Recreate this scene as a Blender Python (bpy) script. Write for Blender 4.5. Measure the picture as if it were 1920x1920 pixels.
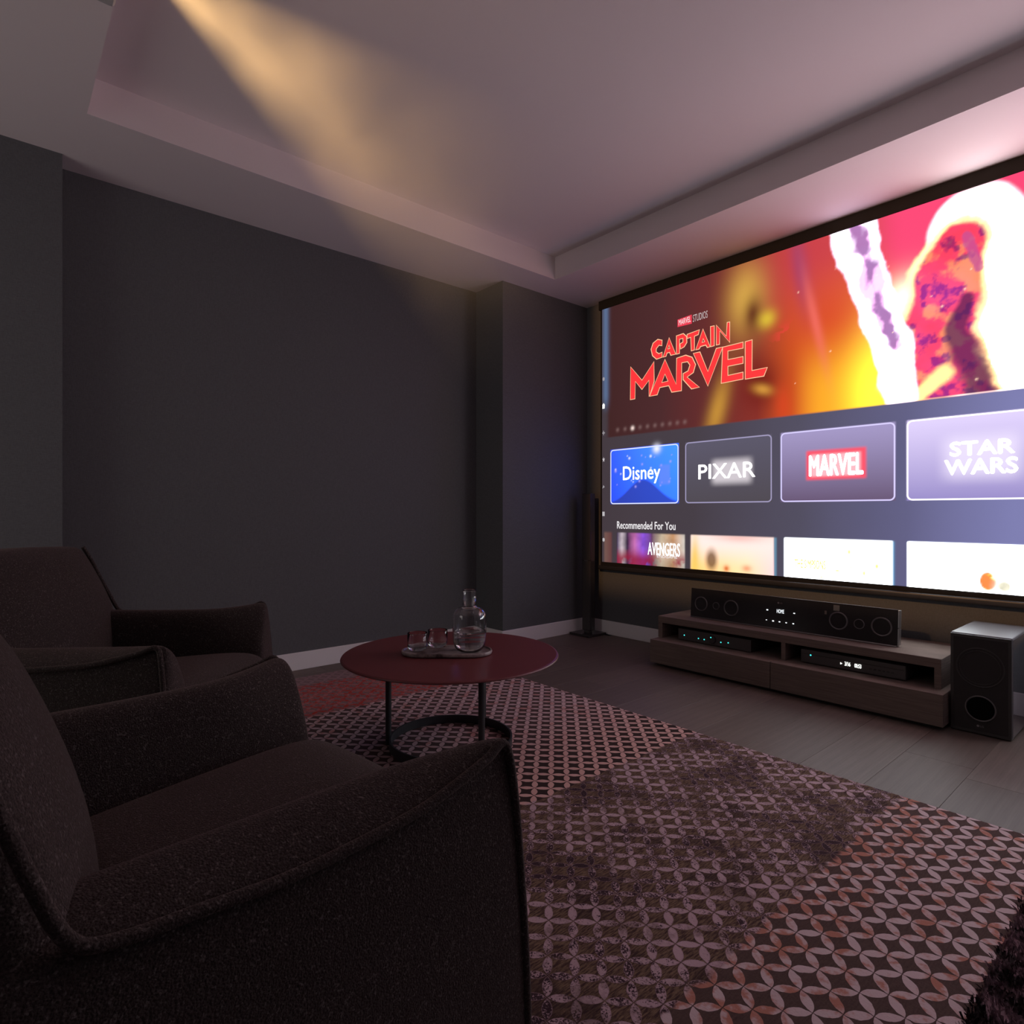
import bpy, bmesh, math, random
import numpy as np
from mathutils import Vector, Matrix
R = math.radians
random.seed(4)
sc = bpy.context.scene
C = sc.collection
for o in list(bpy.data.objects): bpy.data.objects.remove(o)

# ------------------------------------------------------------------ camera, light, exposure
cam = bpy.data.objects.new('camera', bpy.data.cameras.new('camera')); C.objects.link(cam)
cam.location = (0, 0, .9); cam.rotation_euler = (R(90), 0, R(49.14 - 90))
cam.data.sensor_width = 36; cam.data.lens = 21.2175; cam.data.clip_start = .02
sc.camera = cam
sc.view_settings.view_transform = 'Standard'; sc.view_settings.look = 'None'
sc.view_settings.exposure = 0; sc.view_settings.gamma = 1; sc.view_settings.use_curve_mapping = False
w = bpy.data.worlds.new('world'); sc.world = w; w.use_nodes = True
w.node_tree.nodes['Background'].inputs[0].default_value = (0, 0, 0, 1)

# added fill lamp, shining in through an invented opening in the back wall
al = bpy.data.lights.new('added_fill_light', 'AREA'); ao = bpy.data.objects.new('added_fill_light', al); C.objects.link(ao)
al.shape = 'RECTANGLE'; al.size = 1.3; al.size_y = 2.0; al.energy = 10; al.color = (1, .93, .90)
ao.location = (-1.74, 2.35, 1.06); ao.rotation_euler = (R(90), 0, R(-90))
LENS = Vector((.215, 1.45, 2.06))           # the projector's lens
SCREEN_GAIN = 1.0
# projector lamp: a spot whose light passes a rectangular gate, like the film gate of a projector
pl = bpy.data.lights.new('projector_lamp', 'SPOT'); po = bpy.data.objects.new('projector_lamp', pl); C.objects.link(po)
po.location = LENS; po.rotation_euler = (R(90), 0, R(-90))     # looks along +X
pl.energy = 165; pl.color = (1, .50, .21); pl.spot_size = R(100); pl.spot_blend = .05; pl.shadow_soft_size = .012
pl.use_nodes = True
nt = pl.node_tree; em = nt.nodes['Emission']
geo = nt.nodes.new('ShaderNodeTexCoord')
sep = nt.nodes.new('ShaderNodeSeparateXYZ'); nt.links.new(geo.outputs['Normal'], sep.inputs[0])
def lm(op, a, b=None, c=None):
    n = nt.nodes.new('ShaderNodeMath'); n.operation = op
    for i, v in enumerate((a, b, c)):
        if v is None: continue
        if isinstance(v, (int, float)): n.inputs[i].default_value = v
        else: nt.links.new(v, n.inputs[i])
    return n.outputs[0]
zz = lm('ABSOLUTE', sep.outputs[2])
tx = lm('DIVIDE', sep.outputs[0], zz); ty = lm('DIVIDE', sep.outputs[1], zz)   # tx>0 : to the screen's right
def smooth(v, a, b):
    n = nt.nodes.new('ShaderNodeMapRange'); n.interpolation_type = 'SMOOTHSTEP'
    nt.links.new(v, n.inputs[0]); n.inputs[1].default_value = a; n.inputs[2].default_value = b
    n.inputs[3].default_value = 0; n.inputs[4].default_value = 1; return n.outputs[0]
g = lm('MULTIPLY', lm('MULTIPLY', smooth(tx, -.508, -.47), smooth(tx, .66, .60)),
       lm('MULTIPLY', smooth(ty, -.57, -.505), smooth(ty, .135, .115)))
nt.links.new(g, em.inputs['Strength'])

# ------------------------------------------------------------------ node helpers
class N:
    def __init__(s, name):
        s.m = bpy.data.materials.new(name); s.m.use_nodes = True; s.t = s.m.node_tree
        s.b = s.t.nodes['Principled BSDF']; s.out = s.t.nodes['Material Output']
    def link(s, a, b): s.t.links.new(a, b)
    def node(s, typ, **k):
        n = s.t.nodes.new(typ)
        for a, v in k.items(): setattr(n, a, v)
        return n
    def set(s, inp, v):
        if isinstance(v, (int, float)): inp.default_value = v
        elif isinstance(v, (tuple, list)): inp.default_value = tuple(v) + ((1,) if len(v) == 3 and inp.type == 'RGBA' else ())
        else: s.link(v, inp)
    def math(s, op, a, b=0.0, c=0.0):
        n = s.node('ShaderNodeMath', operation=op); s.set(n.inputs[0], a); s.set(n.inputs[1], b); s.set(n.inputs[2], c); return n.outputs[0]
    def coord(s, kind='Object'):
        return s.node('ShaderNodeTexCoord').outputs[kind]
    def mapping(s, v, scale=(1, 1, 1), rot=(0, 0, 0), loc=(0, 0, 0)):
        n = s.node('ShaderNodeMapping'); s.link(v, n.inputs[0])
        n.inputs[1].default_value = loc; n.inputs[2].default_value = rot; n.inputs[3].default_value = scale; return n.outputs[0]
    def noise(s, v, scale, detail=2, rough=.5):
        n = s.node('ShaderNodeTexNoise'); s.link(v, n.inputs['Vector']); n.inputs['Scale'].default_value = scale
        n.inputs['Detail'].default_value = detail; n.inputs['Roughness'].default_value = rough; return n.outputs[0]
    def ramp(s, f, stops, interp='LINEAR'):
        n = s.node('ShaderNodeValToRGB'); n.color_ramp.interpolation = interp
        while len(n.color_ramp.elements) < len(stops): n.color_ramp.elements.new(.5)
        for e, (p, c) in zip(n.color_ramp.elements, stops):
            e.position = p; e.color = tuple(c) + (1,)
        s.link(f, n.inputs[0]); return n.outputs[0]
    def mix(s, f, a, b, blend='MIX'):
        n = s.node('ShaderNodeMix', data_type='RGBA', blend_type=blend)
        s.set(n.inputs[0], f); s.set(n.inputs[6], a); s.set(n.inputs[7], b); return n.outputs[2]
    def step(s, v, a, b):
        n = s.node('ShaderNodeMapRange', interpolation_type='SMOOTHSTEP'); s.set(n.inputs[0], v)
        n.inputs[1].default_value = a; n.inputs[2].default_value = b; n.inputs[3].default_value = 0; n.inputs[4].default_value = 1
        return n.outputs[0]
    def bump(s, h, strength=.3, dist=.002):
        n = s.node('ShaderNodeBump'); n.inputs['Strength'].default_value = strength; n.inputs['Distance'].default_value = dist
        s.link(h, n.inputs['Height']); s.link(n.outputs[0], s.b.inputs['Normal'])
    def base(s, col, rough=.5, metal=0, spec=.5):
        s.set(s.b.inputs['Base Color'], col); s.set(s.b.inputs['Roughness'], rough)
        s.b.inputs['Metallic'].default_value = metal; s.b.inputs['Specular IOR Level'].default_value = spec
        return s

def plain(name, col, rough=.5, metal=0, spec=.5, var=.08, vs=30):
    n = N(name); f = n.noise(n.coord(), vs, 3)
    c = n.mix(f, tuple(x * (1 - var) for x in col), tuple(min(1, x * (1 + var)) for x in col))
    n.base(c, rough, metal, spec); return n.m
def emis(name, col, strength=1.0):
    n = N(name); n.base((0, 0, 0), .6); n.b.inputs['Emission Color'].default_value = tuple(col) + (1,)
    n.b.inputs['Emission Strength'].default_value = strength; return n.m
def lin(r, g, b):
    f = lambda c: (c / 255 / 12.92) if c / 255 <= .04045 else ((c / 255 + .055) / 1.055) ** 2.4
    return (f(r), f(g), f(b))

M = {}
# dark linen wall covering: fine crossed weave
n = N('wall_fabric'); v = n.coord()
wa = n.noise(n.mapping(v, (60, 60, 900)), 1, 2); wb = n.noise(n.mapping(v, (900, 900, 60)), 1, 2)
f = n.math('MULTIPLY', n.math('ADD', wa, wb), .5)
n.base(n.ramp(f, [(.35, (.092, .097, .101)), (.65, (.136, .142, .148))]), .8, 0, .3); n.bump(f, .35, .0015); M['wall'] = n.m
M['pale_wall'] = plain('pale_wall_paint', (.30, .305, .33), .85, 0, .2, .02, 3)
M['ceiling'] = plain('ceiling_paint', (.78, .705, .71), .85, 0, .2, .01, 3)
M['skirting'] = plain('skirting_paint', (.80, .78, .78), .45, 0, .4, .01)
# oak planks; each plank has its own tint through its object info
n = N('oak_plank'); v = n.coord(); oi = n.node('ShaderNodeObjectInfo').outputs['Random']
off = n.node('ShaderNodeVectorMath', operation='ADD'); n.link(v, off.inputs[0])
cx = n.node('ShaderNodeCombineXYZ'); n.link(n.math('MULTIPLY', oi, 37), cx.inputs[0]); n.link(n.math('MULTIPLY', oi, 11), cx.inputs[1]); n.link(cx.outputs[0], off.inputs[1])
vv = off.outputs[0]
wv = n.node('ShaderNodeTexWave', wave_type='BANDS', bands_direction='Y'); n.link(n.mapping(vv, (.5, 5, 1)), wv.inputs[0])
wv.inputs['Scale'].default_value = 1.6; wv.inputs['Distortion'].default_value = 9; wv.inputs['Detail'].default_value = 3; wv.inputs['Detail Scale'].default_value = .8
gr = n.noise(n.mapping(vv, (3, 90, 1)), 2, 4, .6)
f = n.math('ADD', n.math('MULTIPLY', wv.outputs[1], .14), n.math('MULTIPLY', gr, .86))
c = n.ramp(f, [(.25, (.118, .090, .074)), (.75, (.176, .139, .116))])
c = n.mix(n.math('MULTIPLY', oi, .5), c, (.088, .068, .056)); n.base(c, .5, 0, .3); n.bump(f, .12, .001); M['oak'] = n.m
M['subfloor'] = plain('subfloor_dark', (.03, .025, .02), .9)
# walnut of the TV bench
n = N('bench_wood'); v = n.coord()
gr = n.noise(n.mapping(v, (6, 4, 120)), 1.4, 4, .6)
n.base(n.ramp(gr, [(.3, (.168, .126, .106)), (.7, (.240, .186, .158))]), .75, 0, .12); n.bump(gr, .1, .001); M['wood'] = n.m
M['black_gloss'] = plain('black_glass', (.034, .032, .032), .12, 0, .5)
M['black_satin'] = plain('black_plastic', (.055, .050, .048), .42, 0, .4)
M['black_matt'] = plain('black_matt', (.045, .041, .040), .75, 0, .2)
M['black_hole'] = plain('black_hole', (.003, .003, .003), .9, 0, .1)
M['grey_ring'] = plain('grey_ring', (.17, .16, .16), .3, .3, .5)
M['device'] = plain('device_case', (.095, .083, .080), .5, .2, .4)
M['sub_case'] = plain('satin_grey_case', (.13, .125, .132), .42, .2, .4)
M['side_gloss'] = plain('glossy_side_lacquer', (.66, .69, .76), .06, .9, .9, .01)
M['metal_trim'] = plain('brushed_metal', (.35, .34, .34), .3, .9, .5)
M['projector'] = plain('projector_casing', (.52, .5, .49), .5, 0, .4, .02)
M['screen_cloth'] = plain('screen_mask_black', (.022, .021, .021), .85, 0, .1)
M['bar_metal'] = plain('screen_bar_metal', (.045, .044, .046), .38, .4, .5)
M['table_red'] = plain('table_lacquer_oxblood', (.150, .036, .038), .42, 0, .4, .04)
M['table_metal'] = plain('table_frame_grey', (.060, .066, .070), .45, .5, .5)
# veined marble tray
n = N('marble_tray'); v = n.coord(); f = n.noise(v, 16, 6, .65)
n.base(n.ramp(f, [(.38, (.07, .05, .048)), (.5, (.30, .25, .24)), (.62, (.42, .37, .36))]), .3); M['marble'] = n.m
n = N('clear_glass'); n.base((1, 1, 1), .0); n.b.inputs['Transmission Weight'].default_value = 1; n.b.inputs['IOR'].default_value = 1.45; M['glass'] = n.m
n = N('drinking_water'); n.base((1, 1, 1), .0); n.b.inputs['Transmission Weight'].default_value = 1; n.b.inputs['IOR'].default_value = 1.33; M['water'] = n.m
# dark boucle
n = N('boucle_fabric'); v = n.coord()
vo = n.node('ShaderNodeTexVoronoi'); n.link(v, vo.inputs['Vector']); vo.inputs['Scale'].default_value = 420
nz = n.noise(v, 420, 2, .6); big = n.noise(v, 9, 3)
speck = n.step(n.noise(v, 260, 1, .5), .60, .70)
c = n.ramp(nz, [(.35, (.024, .020, .018)), (.65, (.068, .055, .052))])
c = n.mix(n.math('MULTIPLY', speck, .5), c, (.19, .165, .158)); c = n.mix(n.math('MULTIPLY', big, .3), c, (.045, .030, .028))
n.base(c, .95, 0, .1)
n.b.inputs['Sheen Weight'].default_value = .25; n.b.inputs['Sheen Roughness'].default_value = .5; n.b.inputs['Sheen Tint'].default_value = (.5, .38, .35, 1)
h = n.math('ADD', n.math('MULTIPLY', n.math('SUBTRACT', 1, vo.outputs[0]), .6), n.math('MULTIPLY', nz, .6)); n.bump(h, .6, .0022); M['boucle'] = n.m

# patterned rug: lattice of lens shaped petals in bands of different colour and wear
n = N('rug_weave'); v = n.coord(); sp = n.node('ShaderNodeSeparateXYZ'); n.link(v, sp.inputs[0])
X_, Y_ = sp.outputs[0], sp.outputs[1]
PITCH = .0525; s2 = 1 / math.sqrt(2) / PITCH
wob = n.math('MULTIPLY', n.math('SUBTRACT', n.noise(v, 60, 2), .5), .09)
u_ = n.math('ADD', n.math('MULTIPLY', n.math('SUBTRACT', n.math('SUBTRACT', X_, 1.591), n.math('SUBTRACT', Y_, .351)), s2), wob)
w_ = n.math('ADD', n.math('MULTIPLY', n.math('ADD', n.math('SUBTRACT', X_, 1.591), n.math('SUBTRACT', Y_, .351)), s2), wob)
def cell(a): return n.math('ABSOLUTE', n.math('SUBTRACT', n.math('FRACT', a), .5))
cu, cw = cell(u_), cell(w_)
mx = n.math('MAXIMUM', cu, cw); mn = n.math('MINIMUM', cu, cw); om = n.math('SUBTRACT', 1, mx)
dd = n.math('ADD', n.math('MULTIPLY', om, om), n.math('MULTIPLY', mn, mn))
fine0 = n.noise(v, 150, 3, .7)
dd = n.math('ADD', dd, n.math('MULTIPLY', n.math('SUBTRACT', fine0, .5), .03))
petal = n.step(dd, .488, .472); rim = n.math('MULTIPLY', petal, n.step(dd, .425, .46))
line = n.math('SUBTRACT', 1, n.step(mx, .485, .478)); ln2 = n.math('MULTIPLY', line, 0)
strk = n.noise(n.mapping(v, (14, 90, 1), (0, 0, R(35))), 3, 4, .6)
spot = n.noise(v, 14, 4, .62); fine = n.noise(v, 170, 3, .7); med = n.noise(v, 34, 3, .6)
jag = n.math('ADD', Y_, n.math('MULTIPLY', n.math('SUBTRACT', n.noise(v, 22, 2), .5), .05))
pink = lin(208, 188, 190); rust = lin(184, 128, 112); mauve = lin(188, 160, 168); coral = lin(186, 72, 62)
zA = n.step(jag, .625, .64); zB = n.step(jag, 1.355, 1.365); zC = n.step(jag, 2.55, 2.57); zD = n.step(jag, 3.03, 3.05)
# near band: pink with rust tips
rustf = n.step(n.math('ADD', n.math('ADD', n.math('MULTIPLY', spot, .6), n.math('MULTIPLY', med, .5)), n.math('MULTIPLY', n.step(Y_, .42, .62), .06)), .53, .66)
pA = n.mix(rustf, pink, rust); bA = n.mix(strk, lin(70, 56, 54), lin(104, 86, 80))
# worn band
mott = n.step(n.math('ADD', n.math('ADD', n.math('MULTIPLY', n.noise(v, 5, 3, .55), .55), n.math('MULTIPLY', n.noise(v, 38, 2, .6), .35)), n.math('MULTIPLY', n.noise(v, 230, 3, .7), .55)), .70, .77)
pB = n.mix(fine, mauve, lin(196, 172, 178)); pB = n.mix(mott, pB, lin(66, 50, 56)); pB = n.mix(n.math('MULTIPLY', rim, .6), pB, lin(160, 132, 138))
bB = n.mix(n.step(strk, .38, .62), lin(74, 56, 54), lin(128, 108, 88)); bB = n.mix(n.math('MULTIPLY', n.step(n.noise(v, 7, 3, .6), .5, .66), .6), bB, lin(58, 44, 46))
wear = n.step(n.noise(v, 9, 4, .65), .50, .64)
# clean band, pinker towards the coral one, rustier near the worn one
tip = n.step(Y_, 2.1, 1.45)
pC = n.mix(tip, n.mix(n.step(spot, .5, .66), lin(206, 180, 182), lin(196, 144, 138)), lin(212, 172, 164)); bC = n.mix(tip, lin(94, 78, 76), lin(62, 50, 48))
pD = n.mix(n.step(med, .42, .6), coral, lin(184, 122, 122)); bD = n.mix(n.step(fine, .45, .6), lin(138, 126, 128), lin(150, 84, 80))
pE = n.mix(fine, lin(172, 146, 150), lin(150, 118, 120)); bE = lin(140, 118, 118)
pc = n.mix(zA, pA, pB); pc = n.mix(zB, pc, pC); pc = n.mix(zC, pc, pD); pc = n.mix(zD, pc, pE)
bc = n.mix(zA, bA, bB); bc = n.mix(zB, bc, bC); bc = n.mix(zC, bc, bD); bc = n.mix(zD, bc, bE)
inB = n.math('MULTIPLY', zA, n.math('SUBTRACT', 1, zB))
keep = n.math('SUBTRACT', 1, n.math('MULTIPLY', inB, n.math('MULTIPLY', wear, .55)))
pm = n.math('MULTIPLY', petal, keep)
col = n.mix(pm, bc, pc)
n.base(col, .95, 0, .08)
h = n.math('ADD', n.math('MULTIPLY', pm, 1.0), n.math('MULTIPLY', fine, .35)); n.bump(h, .7, .004); M['rug'] = n.m
n = N('rug_shag'); v = n.coord(); f = n.noise(v, 13, 3, .6); oi2 = n.noise(v, 90, 2)
n.base(n.mix(n.step(n.math('ADD', f, n.math('MULTIPLY', oi2, .2)), .55, .68), (.030, .024, .025), lin(136, 112, 120)), .9, 0, .1); M['shag'] = n.m

# ------------------------------------------------------------------ mesh helpers
def tag(o, label=None, cat=None, group=None, kind=None):
    if label: o['label'] = label
    if cat: o['category'] = cat
    if group: o['group'] = group
    if kind: o['kind'] = kind
    return o
def empty(name, loc=(0, 0, 0), rz=0, label=None, cat=None, group=None):
    o = bpy.data.objects.new(name, None); C.objects.link(o); o.location = loc; o.rotation_euler = (0, 0, rz)
    o.empty_display_size = .1; tag(o, label, cat, group); return o
def obj(name, bm, mat, parent=None, smooth=False, loc=None):
    me = bpy.data.meshes.new(name)
    bmesh.ops.recalc_face_normals(bm, faces=bm.faces)
    bm.to_mesh(me); bm.free()
    if mat: me.materials.append(mat)
    if smooth:
        for p in me.polygons: p.use_smooth = True
    o = bpy.data.objects.new(name, me); C.objects.link(o)
    if parent: o.parent = parent
    if loc: o.location = loc
    return o
def B(x0, x1, y0, y1, z0, z1, bev=0, seg=2, bm=None):
    own = bmesh.new()
    bmesh.ops.create_cube(own, size=1)
    for v in own.verts:
        v.co = Vector(((x0 + x1) / 2 + v.co.x * (x1 - x0), (y0 + y1) / 2 + v.co.y * (y1 - y0), (z0 + z1) / 2 + v.co.z * (z1 - z0)))
    if bev: bmesh.ops.bevel(own, geom=own.edges[:], offset=bev, segments=seg, profile=.6, affect='EDGES')
    if bm is None: return own
    me = bpy.data.meshes.new('tmp'); own.to_mesh(me); own.free(); bm.from_mesh(me); bpy.data.meshes.remove(me); return bm
def lathe(prof, seg=48, axis='Z', center=(0, 0, 0), close=False):
    bm = bmesh.new(); rings = []
    for r, z in prof:
        ring = []
        if r < 1e-6: ring = [bm.verts.new((0, 0, z))]
        else:
            for i in range(seg):
                a = 2 * math.pi * i / seg; ring.append(bm.verts.new((r * math.cos(a), r * math.sin(a), z)))
        rings.append(ring)
    if close: rings.append(rings[0])
    for a, b in zip(rings, rings[1:]):
        for i in range(seg):
            j = (i + 1) % seg
            if len(a) == 1 and len(b) == 1: continue
            if len(a) == 1: bm.faces.new((a[0], b[i], b[j]))
            elif len(b) == 1: bm.faces.new((a[i], a[j], b[0]))
            else: bm.faces.new((a[i], a[j], b[j], b[i]))
    if axis == '-X':                       # profile axis z -> -X
        for v in bm.verts: v.co = Vector((-v.co.z, v.co.x, v.co.y))
    for v in bm.verts: v.co += Vector(center)
    return bm
def tube(pts, r, seg=10, bm=None, cap=True):
    bm = bm or bmesh.new(); pts = [Vector(p) for p in pts]; rings = []; prev = None
    for i, p in enumerate(pts):
        t = (pts[min(i + 1, len(pts) - 1)] - pts[max(i - 1, 0)]).normalized()
        if prev is None:
            up = Vector((0, 0, 1)) if abs(t.z) < .9 else Vector((1, 0, 0)); nrm = t.cross(up).normalized()
        else: nrm = (prev - t * prev.dot(t)).normalized()
        prev = nrm; bn = t.cross(nrm)
        rings.append([bm.verts.new(p + (nrm * math.cos(2 * math.pi * k / seg) + bn * math.sin(2 * math.pi * k / seg)) * r) for k in range(seg)])
    for a, b in zip(rings, rings[1:]):
        for k in range(seg): bm.faces.new((a[k], a[(k + 1) % seg], b[(k + 1) % seg], b[k]))
    if cap: bm.faces.new(rings[0]); bm.faces.new(rings[-1])
    return bm
def spline(pts, n=8):
    pts = [Vector(p) for p in pts]; out = []
    P = [pts[0] * 2 - pts[1]] + pts + [pts[-1] * 2 - pts[-2]]
    for i in range(1, len(P) - 2):
        for k in range(n):
            t = k / n; a, b, c, d = P[i - 1], P[i], P[i + 1], P[i + 2]
            out.append(.5 * ((2 * b) + (c - a) * t + (2 * a - 5 * b + 4 * c - d) * t * t + (-a + 3 * b - 3 * c + d) * t ** 3))
    out.append(pts[-1]); return out
def loft(secs, cap=True):
    bm = bmesh.new(); rings = [[bm.verts.new(p) for p in s] for s in secs]; k = len(rings[0])
    for a, b in zip(rings, rings[1:]):
        for i in range(k): bm.faces.new((a[i], a[(i + 1) % k], b[(i + 1) % k], b[i]))
    if cap: bm.faces.new(rings[0]); bm.faces.new(rings[-1])
    return bm
def subsurf(o, lv=2):
    m = o.modifiers.new('sub', 'SUBSURF'); m.levels = lv; m.render_levels = lv; return o
def extrude_poly(poly, z0, z1):
    bm = bmesh.new(); a = [bm.verts.new((x, y, z0)) for x, y in poly]; b = [bm.verts.new((x, y, z1)) for x, y in poly]
    bm.faces.new(a); bm.faces.new(b); k = len(poly)
    for i in range(k): bm.faces.new((a[i], a[(i + 1) % k], b[(i + 1) % k], b[i]))
    return bm

# ------------------------------------------------------------------ room shell
H, HT = 2.456, 2.606
XW, YP, YM, XB, YR = 3.448, 3.110, 3.403, -1.6, -.82
def struct(name, bm, m, parent=None, **k):
    o = obj(name, bm, m, parent, **k)
    if parent is None: o['kind'] = 'structure'
    return o
struct('wall_front', B(XW, XW + .12, YR - .1, YM + .2, -.05, HT + .1), M['wall'])
wl = [(XB, 3.262), (.238, 3.262), (.238, YM), (2.608, YM), (2.608, YP), (XW, YP), (XW, YM + .15), (XB, YM + .15)]
struct('wall_left', extrude_poly(wl, -.05, HT + .05), M['wall'])
struct('wall_right', extrude_poly([(XB, YR), (2.608, YR), (2.608, -.53), (XW, -.53), (XW, YR - .15), (XB, YR - .15)], -.05, HT + .05), M['pale_wall'])
bm = bmesh.new(); DY0, DY1, DZ = 1.65, 3.05, 2.12       # unseen opening, added to let the fill lamp in
B(XB - .12, XB, YR - .12, DY0, -.05, HT + .1, bm=bm); B(XB - .12, XB, DY1, YM + .15, -.05, HT + .1, bm=bm); B(XB - .12, XB, DY0, DY1, DZ, HT + .1, bm=bm)
struct('wall_back', bm, M['pale_wall'])
TX0, TX1, TY0, TY1 = .287, 2.862, -.30, 2.868
bm = bmesh.new()                                                   # soffit ring round the raised tray
B(XB, TX0, YR, YM, H, HT, bm=bm); B(TX1, XW, YR, YM, H, HT, bm=bm)
B(TX0, TX1, TY1, YM, H, HT, bm=bm); B(TX0, TX1, YR, TY0, H, HT, bm=bm)
cl = struct('ceiling', B(XB, XW, YR, YM, HT, HT + .1), M['ceiling'])
so = obj('soffit', bm, M['ceiling'], cl)
# floor with single planks
fl = struct('floor', B(XB, XW, YR, YM, -.06, -.012), M['subfloor'])
pw = .21; gap = .0007; y = .96 - pw * 9; cache = {}
while y < YM:
    y0, y1 = max(y, YR), min(y + pw, YM)
    x = XB - random.uniform(0, 1.2)
    while x < XW:
        L = random.choice((1.2, 1.5, 1.8)); x0, x1 = max(x, XB), min(x + L, XW); x += L
        if x1 - x0 < .05 or y1 - y0 < .02: continue
        key = (round(x1 - x0, 3), round(y1 - y0, 3))
        if key not in cache:
            o = obj('plank', B(0, key[0] - gap, 0, key[1] - gap, -.014, 0, .0006, 1), M['oak'], fl); cache[key] = o
        else: o = cache[key].copy(); C.objects.link(o)
        o.name = 'plank'; o.location = (x0, y0, 0)
    y += pw
# skirting boards
def skirt(name, x0, x1, y0, y1): struct(name, B(x0, x1, y0, y1, 0, .1, .003, 2), M['skirting'])
bm = bmesh.new(); t = .012
for a in ((XB, .238, 3.262 - t, 3.262), (.238 - 0, .238 + t, 3.262 - t, YM), (.238 + t, 2.608, YM - t, YM), (2.608 - t, 2.608, YP - t, YM - t), (2.608, XW, YP - t, YP)):
    B(*a, 0, .1, .002, 1, bm=bm)
struct('baseboard_left', bm, M['skirting'])
struct('baseboard_front', B(XW - t, XW, -.53 + t, YP - t, 0, .1, .002, 1), M['skirting'])
bm = B(XB + t, 2.608, YR, YR + t, 0, .1, .002, 1); B(2.608 - t, 2.608, YR + t, -.53 + t, 0, .1, .002, 1, bm=bm); B(2.608, XW, -.53, -.53 + t, 0, .1, .002, 1, bm=bm)
struct('baseboard_right', bm, M['skirting'])
bm = B(XB, XB + t, YR + t, DY0, 0, .1, .002, 1); B(XB, XB + t, DY1, 3.262 - t, 0, .1, .002, 1, bm=bm)
struct('baseboard_back', bm, M['skirting'])

# ------------------------------------------------------------------ projection screen and its picture
F = 1131.6; ca, sa = math.cos(R(49.14)), math.sin(R(49.14))
XP = 3.410
def S(px, py):                                  # a measured point of the photograph -> its (Y, z) on the screen's own plane
    u = (px - 960) / F; v = (960 - py) / F
    dx = ca + sa * u; t = XP / dx; return ((sa - ca * u) * t, .9 + v * t)
YL, ZB, ZT = 2.928, .534, 2.388; PW = (ZT - ZB) * 16 / 9; YRt = YL - PW
scr = empty('projection_screen', (3.43, (YL + YRt) / 2, ZB), 0,
            'wide black-framed projection screen on the front wall, glowing with a film menu', 'screen')
def sp_(name, bm, m, **k):
    o = obj(name, bm, m, None, **k); o.parent = scr; o.matrix_parent_inverse = Matrix.Translation(-scr.location); return o
sp_('screen_casing', B(3.402, 3.444, YRt - .03, 2.956, 2.388, 2.4545, .004, 2), M['screen_cloth'])
sp_('screen_cloth', B(3.4115, 3.414, YRt - .015, 2.943, .50, 2.392), M['screen_cloth'])
bm = B(3.400, 3.426, YRt - .035, 2.964, .477, .508, .010, 4)
sp_('bottom_bar', bm, M['bar_metal'], smooth=True)

NX, NZ = 560, 315
yy, zz_ = np.meshgrid(np.linspace(YL, YRt, NX), np.linspace(ZB, ZT, NZ))
def L3(c): return np.array(lin(*c))
img = np.zeros((NZ, NX, 3))
def sm(x, a, b):
    t = np.clip((x - a) / (b - a), 0, 1); return t * t * (3 - 2 * t)
def over(a, c):
    global img; a = np.clip(a, 0, 1)[..., None]; img = img * (1 - a) + np.asarray(c) * a
def add(a, c):
    global img; img = img + a[..., None] * np.asarray(c)
def blob(px, py, rx, ry, ang=0, soft=1.0):       # rx along the screen's width, ry in height, metres
    cy, cz = S(px, py); dy = -(yy - cy); dz = zz_ - cz; c, s = math.cos(R(ang)), math.sin(R(ang))
    a = (dy * c + dz * s) / rx; b = (-dy * s + dz * c) / ry; return np.exp(-(a * a + b * b) * soft)
rng = np.random.RandomState(7)
def fbm(seed, sc0, octs=5, ax=1.0):
    r = np.random.RandomState(seed); out = np.zeros_like(yy); amp = 1; tot = 0
    for o in range(octs):
        k = sc0 * 2 ** o; g = r.rand(64, 64); u = (yy - YRt) * k * ax; v = (zz_ - ZB) * k
        i, j = np.floor(u).astype(int), np.floor(v).astype(int); fu, fv = u - i, v - j; fu = fu * fu * (3 - 2 * fu); fv = fv * fv * (3 - 2 * fv)
        q = lambda a, b: g[(a) % 64, (b) % 64]
        out += amp * ((q(i, j) * (1 - fu) + q(i + 1, j) * fu) * (1 - fv) + (q(i, j + 1) * (1 - fu) + q(i + 1, j + 1) * fu) * fv); tot += amp; amp *= .5
    return out / tot
prog = (YL - yy)                                  # metres from the picture's left edge
def gradc(stops, x):
    xs = [s[0] for s in stops]; cs = np.array([L3(s[1]) for s in stops]); return np.stack([np.interp(x, xs, cs[:, k]) for k in range(3)], -1)
q = lambda px: YL - S(px, 900)[0]
# menu background; the screen's shine towards the right is put into its colour
img = gradc([(0, (70, 60, 66)), (q(1300), (72, 64, 72)), (q(1500), (84, 80, 98)), (q(1700), (100, 98, 134)), (q(1900), (128, 128, 178)), (3.3, (140, 140, 190))], prog)
img *= (1 + .12 * (fbm(3, 3) - .5))[..., None]
# banner
bz = S(1500, 777)[1]; ban = sm(zz_, bz - .006, bz + .006)
over(ban * sm(prog, .03, .08), 0 * img + gradc([(0, (66, 38, 38)), (q(1240), (78, 44, 46)), (q(1330), (104, 46, 46)), (q(1420), (140, 52, 44)), (q(1480), (205, 84, 36)), (q(1560), (240, 110, 44)), (q(1640), (255, 130, 60)), (q(1700), (255, 90, 84)), (q(1800), (255, 84, 110)), (3.3, (255, 90, 160))], prog))
hz = (zz_ - bz) / (ZT - bz)
over(ban * sm(prog, q(1330), q(1560)) * sm(hz, .35, .95) * .75, L3((196, 48, 84)))
over(ban * sm(prog, q(1600), q(1700)) * sm(hz, .3, .8), L3((255, 76, 122)))
over(ban * sm(prog, q(1480), q(1545)) * (1 - sm(prog, q(1640), q(1675))) * (1 - sm(hz, .12, .55)), L3((255, 170, 44)))
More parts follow.
